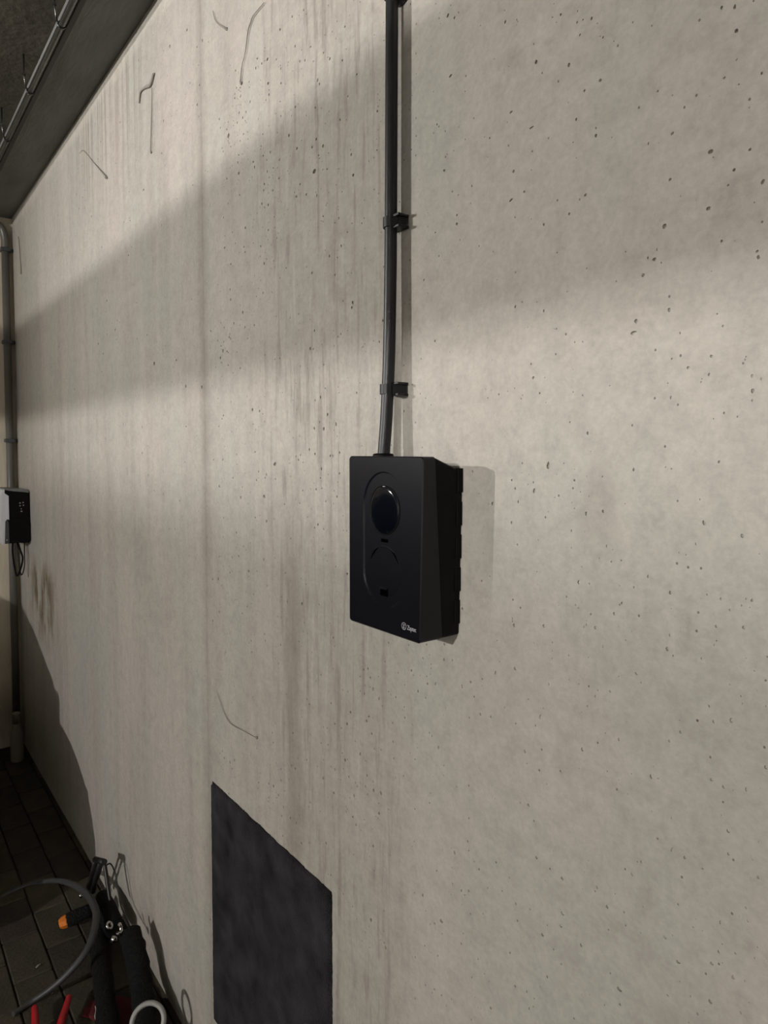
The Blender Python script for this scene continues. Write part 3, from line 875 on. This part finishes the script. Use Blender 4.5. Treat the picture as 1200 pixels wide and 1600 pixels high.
# ------------------------------------------------------------------ clutter on the floor by the wall
def sleeve(name, pts, r, label, seed):
    rn = random.Random(seed)
    root = empty(name, (pts[-1].x, pts[-1].y, 0))
    tag(root, label, 'chain lock', 'sleeved chain locks on the floor')
    m = MB()
    P = []
    R = []
    for i in range(len(pts) - 1):
        for k in range(4):
            t = k / 4
            P.append(pts[i].lerp(pts[i + 1], t)); R.append(r * rn.uniform(0.88, 1.06))
    P.append(pts[-1]); R.append(r * 0.98)
    P = [P[0] + (P[0] - P[1]).normalized() * 0.004] + P
    R = [r * 0.7] + R
    m.tube(P, R, 16, sub=4)
    m.build('sleeve', M['sleeve'], root)
    return root


sl1 = sleeve('chain_lock', [FL(156, 1442, 0.045), FL(157, 1468, 0.036), FL(159, 1510, 0.034), FL(164, 1555, 0.038), FL(168, 1600, 0.038), FL(173, 1660, 0.038)], 0.030, 'black fabric-sleeved chain lock beside the red-handled tool', 4)
# frayed pale thread on its left edge
m = MB()
rn = random.Random(2)
pts = []
for k in range(9):
    p = FL(147.5 + k * 1.2 + rn.uniform(-1.6, 1.6), 1572 + k * 7, 0.045)
    pts.append(p)
m.tube(pts, 0.0016, 6, sub=4)
m.build('frayed_thread', M['debris'], sl1)
sl2 = sleeve('chain_lock', [WL(203, 1458, 0.075), WL(212, 1490, 0.078), FL(219, 1530, 0.085), FL(224, 1565, 0.06), FL(230, 1610, 0.048), FL(238, 1670, 0.042)], 0.033, 'black fabric-sleeved chain lock leaning against the concrete wall', 9)
# last links of the chain with the padlock shackle
MB().torus(WL(186, 1452, 0.105), (0.5, 1, 0.35), 0.017, 0.0055, 24, 8, a0=-0.3, a1=3.3).build('shackle', M['steel'], sl2)
MB().lathe(WL(180, 1462, 0.11), (0.3, -0.6, -0.7), [(0.0, 0), (0.008, 0.002), (0.010, 0.009), (0.007, 0.016), (0.0, 0.018)], 14).build('chain_link', M['steel'], sl2)
MB().torus(WL(171, 1446, 0.115), (0.6, 0.5, 0.6), 0.009, 0.0036, 18, 8).build('chain_link', M['steel'], sl2)

# black handgrip with orange cap
a, b = FL(97, 1442, 0.03), FL(150, 1418, 0.05)
ax = (b - a).normalized()
gr = empty('hand_pump', (a.x, a.y, 0))
tag(gr, 'black handle with an orange end cap lying on the floor', 'tool')
ln = (b - a).length
MB().lathe(a + ax * 0.012, ax, [(0.018, 0), (0.022, 0.006), (0.023, 0.03), (0.021, 0.06), (0.024, 0.10), (0.022, ln * 0.9), (0.018, ln)], 18).build('grip', M['sleeve'], gr)
MB().lathe(a - ax * 0.010, ax, [(0.0, 0), (0.013, 0.001), (0.019, 0.010), (0.021, 0.022), (0.020, 0.032)], 8, smooth=False).build('end_cap', M['orange'], gr)
MB().lathe(FL(127, 1402, 0.075), Vector((0, -0.3, 1)), [(0.005, 0), (0.006, 0.006), (0.003, 0.012), (0.0, 0.013)], 10).build('valve_tip', M['steel'], gr)

# folded black bracket behind it
bk = empty('folding_bracket', WL(150, 1400, 0.08))
tag(bk, 'folded dark metal bracket standing against the wall above the chain locks', 'bracket')
MB().tube([WL(137, 1392, 0.085), WL(150, 1345, 0.085)], 0.0095, 10, sub=1, flat=0.7).build('bar', M['dull_steel'], bk)
MB().tube([WL(145, 1394, 0.078), WL(158, 1347, 0.078)], 0.0095, 10, sub=1, flat=0.7).build('bar', M['dull_steel'], bk)
MB().tube([WL(149, 1343, 0.085), WL(163, 1347, 0.076)], 0.010, 10, sub=1).build('hinge', M['dull_steel'], bk)
MB().tube([WL(163, 1347, 0.070), WL(168, 1380, 0.070), WL(172, 1408, 0.072)], [0.006, 0.007, 0.005], 10).build('stay', M['dull_steel'], bk)
MB().tube([FL(160, 1400, 0.10), FL(168, 1425, 0.095), FL(180, 1452, 0.09)], [0.022, 0.032, 0.030], 12).build('pouch', M['sleeve'], bk)

# thin wire loop
o = MB().tube([WL(166, 1352, 0.058), WL(173, 1350, 0.05), WL(180, 1365, 0.047), WL(185, 1395, 0.045), WL(189, 1415, 0.045), WL(199, 1438, 0.046), WL(207, 1456, 0.05)], 0.0026, 8).build('wire_loop', M['dull_steel'])
tag(o, 'thin dark wire looped against the wall behind the bracket', 'wire')

# grey cable looping over the floor
o = MB().tube([FL(-60, 1440, 0.02), FL(-10, 1408, 0.04), FL(40, 1384, 0.06), FL(90, 1376, 0.10), FL(128, 1390, 0.125), FL(148, 1418, 0.135), FL(149, 1445, 0.13), FL(136, 1484, 0.105), FL(105, 1522, 0.065), FL(75, 1548, 0.03), FL(48, 1566, 0.0085), FL(20, 1585, 0.0085)],
              [0.006, 0.006, 0.0065, 0.0085, 0.0105, 0.0115, 0.0115, 0.0105, 0.0095, 0.0085, 0.0075, 0.007], 14, sub=10).build('grey_cable', M['grey_cable'])
tag(o, 'grey cable looping over the floor in front of the black handle', 'cable')

# red-handled pliers
pl = empty('pliers', FL(75, 1640, 0.0))
tag(pl, 'red-handled tool on the paving beside the chain lock', 'pliers')
MB().tube([FL(54, 1573, 0.03), FL(55, 1590, 0.03), FL(57, 1625, 0.028), FL(72, 1675, 0.022)], [0.0075, 0.0095, 0.0095, 0.008], 12).build('handle', M['red'], pl)
MB().tube([FL(108, 1557, 0.035), FL(103, 1575, 0.033), FL(95, 1600, 0.03), FL(88, 1640, 0.027), FL(80, 1676, 0.022)], [0.0075, 0.0095, 0.0105, 0.0095, 0.008], 12).build('handle', M['red'], pl)
MB().lathe(FL(76, 1680, 0.012), (0, 0, 1), [(0.018, 0), (0.018, 0.018), (0.008, 0.020), (0.0, 0.020)], 16).build('joint', M['dull_steel'], pl)
MB().tube([FL(72, 1684, 0.02), FL(71, 1720, 0.016), FL(73, 1750, 0.014)], [0.012, 0.011, 0.005], 10).build('jaw', M['dull_steel'], pl)
MB().tube([FL(80, 1684, 0.02), FL(80, 1720, 0.016), FL(76, 1750, 0.014)], [0.012, 0.011, 0.005], 10).build('jaw', M['dull_steel'], pl)

# red cloth showing under the sleeve
def cloth():
    from mathutils import noise as mn
    cs = [(127, 1588), (133, 1574), (141, 1563), (165, 1556), (190, 1556), (206, 1560), (222, 1580), (226, 1604), (180, 1618), (140, 1590)]
    top = [FL(x, y, 0.003 + 0.001 * abs(mn.noise((x * 0.1, y * 0.1, 0)))) for x, y in cs]
    m = MB()
    n = len(top)
    c = sum(top, Vector()) / n
    rings = [[(p.x, p.y, 0.001) for p in top], top, [tuple(c.lerp(p, 0.6) + Vector((0, 0, 0.0005))) for p in top]]
    m.rings(rings, smooth=True)
    o = m.build('red_cloth', M['dark_red'])
    tag(o, 'dark red cloth lying under the two chain locks', 'cloth')


cloth()

# pale ring
o = MB().torus(WL(231, 1597, 0.12), Vector((0.75, -0.35, 0.62)), 0.040, 0.0065, 40, 10, sq=1.5).build('plastic_ring', M['ring'])
tag(o, 'pale plastic ring in front of the chain lock by the wall', 'ring')

# loose debris on the paving
o = MB().tube([FL(56, 1512, 0.003), FL(59, 1509, 0.004), FL(63, 1506, 0.003)], [0.0015, 0.0025, 0.0012], 6).build('debris_chip', M['debris'])
tag(o, 'small pale chip lying on the paving left of the grey cable', 'debris')

# ------------------------------------------------------------------ cobweb strands on the upper wall
def web(pts, rs, label):
    m = MB()
    m.tube([(x, -0.0035, z) for x, z in pts], rs, 6, sub=5)
    e = pts[0] if rs[0] > rs[-1] else pts[-1]
    m.lathe((e[0], -0.0005, e[1]), (0, -1, 0), [(0.0035, 0), (0.003, 0.003), (0.0, 0.004)], 7)
    o = m.build('cobweb_strand', M['web'])
    tag(o, label, 'cobweb', 'dusty cobweb strands on the wall')


web([(-1.94, 2.64), (-1.966, 2.622), (-2.014, 2.633), (-2.053, 2.636), (-2.065, 2.610)], [0.003, 0.0055, 0.0036, 0.003, 0.002], 'curled dusty cobweb strand nearest the ceiling beam')
web([(-1.956, 2.609), (-1.958, 2.571), (-1.966, 2.505), (-1.974, 2.440)], [0.0008, 0.0012, 0.0015, 0.0014], 'straight thread of cobweb hanging below the curled strand')
web([(-2.404, 2.503), (-2.477, 2.551), (-2.553, 2.6), (-2.642, 2.66), (-2.701, 2.693), (-2.738, 2.694)], [0.0045, 0.0022, 0.0013, 0.001, 0.001, 0.0007], 'slanting dusty cobweb strand high on the wall, left of the others')
web([(-1.289, 2.504), (-1.337, 2.502), (-1.349, 2.494), (-1.361, 2.484), (-1.377, 2.443), (-1.393, 2.423), (-1.40, 2.392)], [0.0008, 0.0012, 0.0016, 0.0014, 0.0009, 0.0009, 0.0018], 'long faint cobweb strand right of the wall joint')
web([(-1.539, 2.611), (-1.522, 2.578), (-1.471, 2.539)], [0.0008, 0.001, 0.0022], 'short faint cobweb strand at the top of the wall joint')
web([(-3.963, 2.692), (-3.927, 2.562), (-3.918, 2.497)], [0.002, 0.002, 0.005], 'faint cobweb strand beside the far corner of the wall')
web([(-1.563, 1.022), (-1.52, 0.981), (-1.485, 0.965), (-1.423, 0.969), (-1.353, 0.975)], [0.0005, 0.0009, 0.0010, 0.0006, 0.0005], 'thin cobweb thread low on the wall above the felt mat')

# ------------------------------------------------------------------ outside the frame: what lights and shades the wall
def area(parent, loc, aim, power, size, color, spread=180):
    ld = bpy.data.lights.new('lamp_light', 'AREA')
    ld.shape = 'DISK'; ld.size = size; ld.energy = power; ld.color = color; ld.spread = math.radians(spread)
    o = bpy.data.objects.new('lamp_light', ld); COL.objects.link(o)
    o.location = loc
    o.rotation_euler = (Vector(aim) - Vector(loc)).to_track_quat('-Z', 'Y').to_euler()
    return o


def fixture(spec, aim, label, hang, shield=False):
    L = Vector(spec['loc'])
    d = (Vector(aim) - L).normalized()
    root = empty('unseen_lamp', L)
    tag(root, label, 'lamp')
    s = max(spec['size'] / 2, 0.05)
    MB().lathe(L - d * 0.09, d, [(s * 0.6, 0), (s * 1.05, 0.02), (s * 1.12, 0.085), (s * 1.05, 0.088)], 24).build('housing', M['lamp_body'], root)
    MB().lathe(L - d * 0.003, d, [(s * 0.98, 0), (s * 0.98, 0.0015)], 24).build('diffuser', M['lamp_glow'], root)
    if hang:
        b = L - d * 0.085
        MB().tube([b, (b.x, b.y, ZC)], 0.008, 8, sub=1).build('stem', M['lamp_body'], root)
    if shield:
        # added unseen plate that shades the lower wall from this lamp, on two arms
        MB().box((L.x - 0.60, L.y + 0.345, L.z - 0.50), (L.x + 1.05, L.y + 0.353, L.z - 0.098), bev=0.001).build('added_light_shield', M['dull_steel'], root)
        for sx in (-0.5, 0.9):
            MB().tube([(L.x + sx, L.y + 0.349, L.z - 0.205), (L.x + sx * 0.2, L.y - 0.05, L.z - 0.24), (L.x, L.y - 0.09, L.z - 0.03)], 0.006, 8, sub=1).build('added_shield_arm', M['dull_steel'], root)
    area(root, L + d * 0.006, aim, spec['power'], spec['size'], spec['color'], spec.get('spread', 180))


fixture(LAMP_CEIL, (-1.7, 0, 2.55), 'round ceiling lamp on the far side of the garage', True)
fixture(LAMP_FLOOD, (0.2, 0, 2.25), 'pendant flood lamp hanging above the parked car', True, shield=True)
fixture(LAMP_FILL, (2.6, -7.2, 1.4), 'added unseen fill lamp behind the viewer turned to the painted wall', True)

dr = empty('ventilation_duct', (0, -3.85, 2.3))
tag(dr, 'galvanised ventilation duct hung below the ceiling', 'duct')
MB().box((XB + 0.01, -3.95, 2.385), (XF - 0.01, -3.75, 2.548), bev=0.008).build('duct_body', M['galv'], dr)
for x in (-3.6, -1.6, 0.4, 2.4):
    MB().box((x, -3.955, 2.38), (x + 0.03, -3.745, 2.552), bev=0.002).build('duct_collar', M['galv'], dr)
    MB().box((x, -3.953, 2.55), (x + 0.02, -3.947, ZC)).build('hanger', M['galv'], dr)
    MB().box((x, -3.753, 2.55), (x + 0.02, -3.747, ZC)).build('hanger', M['galv'], dr)


def car():
    xc, hw = -3.27, 0.88
    yn = -0.44                       # nose
    root = empty('parked_car', (xc, yn - 2, 0))
    tag(root, 'dark car parked nose to the wall beside the far charger', 'car')

    def sec(u, hwid, zb, zt, rt, n=8):
        """closed section across the car at distance u from the nose: rounded upper corners"""
        p = [(-hwid, zb), (hwid, zb)]
        for k in range(n + 1):
            a = math.radians(90 * k / n)
            p.append((hwid - rt + rt * math.cos(a), zt - rt * 0.55 + rt * 0.55 * math.sin(a)))
        for k in range(n + 1):
            a = math.radians(90 + 90 * k / n)
            p.append((-hwid + rt + rt * math.cos(a), zt - rt * 0.55 + rt * 0.55 * math.sin(a)))
        return [(xc + x, yn - u, z) for x, z in p]
    m = MB()
    S_ = [(0.0, 0.62, 0.22, 0.46, 0.2), (0.05, 0.76, 0.17, 0.55, 0.4), (0.15, 0.84, 0.15, 0.62, 0.55), (0.35, 0.87, 0.15, 0.70, 0.62), (0.7, 0.88, 0.18, 0.81, 0.55), (1.1, 0.88, 0.20, 0.94, 0.38), (1.3, 0.88, 0.20, 1.06, 0.2), (3.4, 0.88, 0.20, 1.06, 0.2), (4.0, 0.86, 0.24, 1.04, 0.22), (4.12, 0.80, 0.30, 0.90, 0.2)]
    m.rings([sec(*s) for s in S_], smooth=True)
    m.build('body', M['car_paint'], root)
    m = MB()
    G = [(0.98, 0.74, 1.0, 1.07, 0.1), (1.35, 0.72, 1.0, 1.30, 0.16), (1.75, 0.68, 1.0, 1.50, 0.18), (2.2, 0.67, 1.0, 1.555, 0.18), (3.2, 0.66, 1.0, 1.53, 0.18), (3.7, 0.66, 1.0, 1.40, 0.16), (4.02, 0.68, 1.0, 1.08, 0.1)]
    m.rings([sec(*s) for s in G], smooth=True)
    m.build('greenhouse', M['car_glass'], root)
    m = MB(); m.rings([sec(u, h - 0.03, 1.50, 1.575, 0.16) for u, h in ((1.9, 0.68), (2.3, 0.68), (3.2, 0.67), (3.4, 0.66))], smooth=True); m.build('roof_panel', M['car_paint'], root)
    for s in (-1, 1):
        for u in (0.85, 3.3):
            wo = MB().lathe((xc + s * 0.86, yn - u, 0.325), (s, 0, 0), [(0.20, -0.18), (0.315, -0.17), (0.325, -0.10), (0.315, 0.02), (0.22, 0.03), (0.0, 0.0)], 28).build('wheel', M['tyre'], root)
            MB().lathe((xc + s * 0.865, yn - u, 0.325), (s, 0, 0), [(0.21, 0.0), (0.21, 0.028), (0.05, 0.018), (0.0, 0.018)], 20).build('rim', M['galv'], wo)
        MB().box((xc + s * 0.58 - 0.12, yn - 0.16, 0.40), (xc + s * 0.58 + 0.12, yn - 0.03, 0.47), bev=0.02).build('headlamp', M['car_lamp'], root)
        MB().box((xc + s * 0.95 - 0.08, yn - 1.42, 1.05), (xc + s * 0.95 + 0.08, yn - 1.34, 1.17), bev=0.03).build('side_mirror', M['car_paint'], root)


car()
bpy.context.view_layer.update()
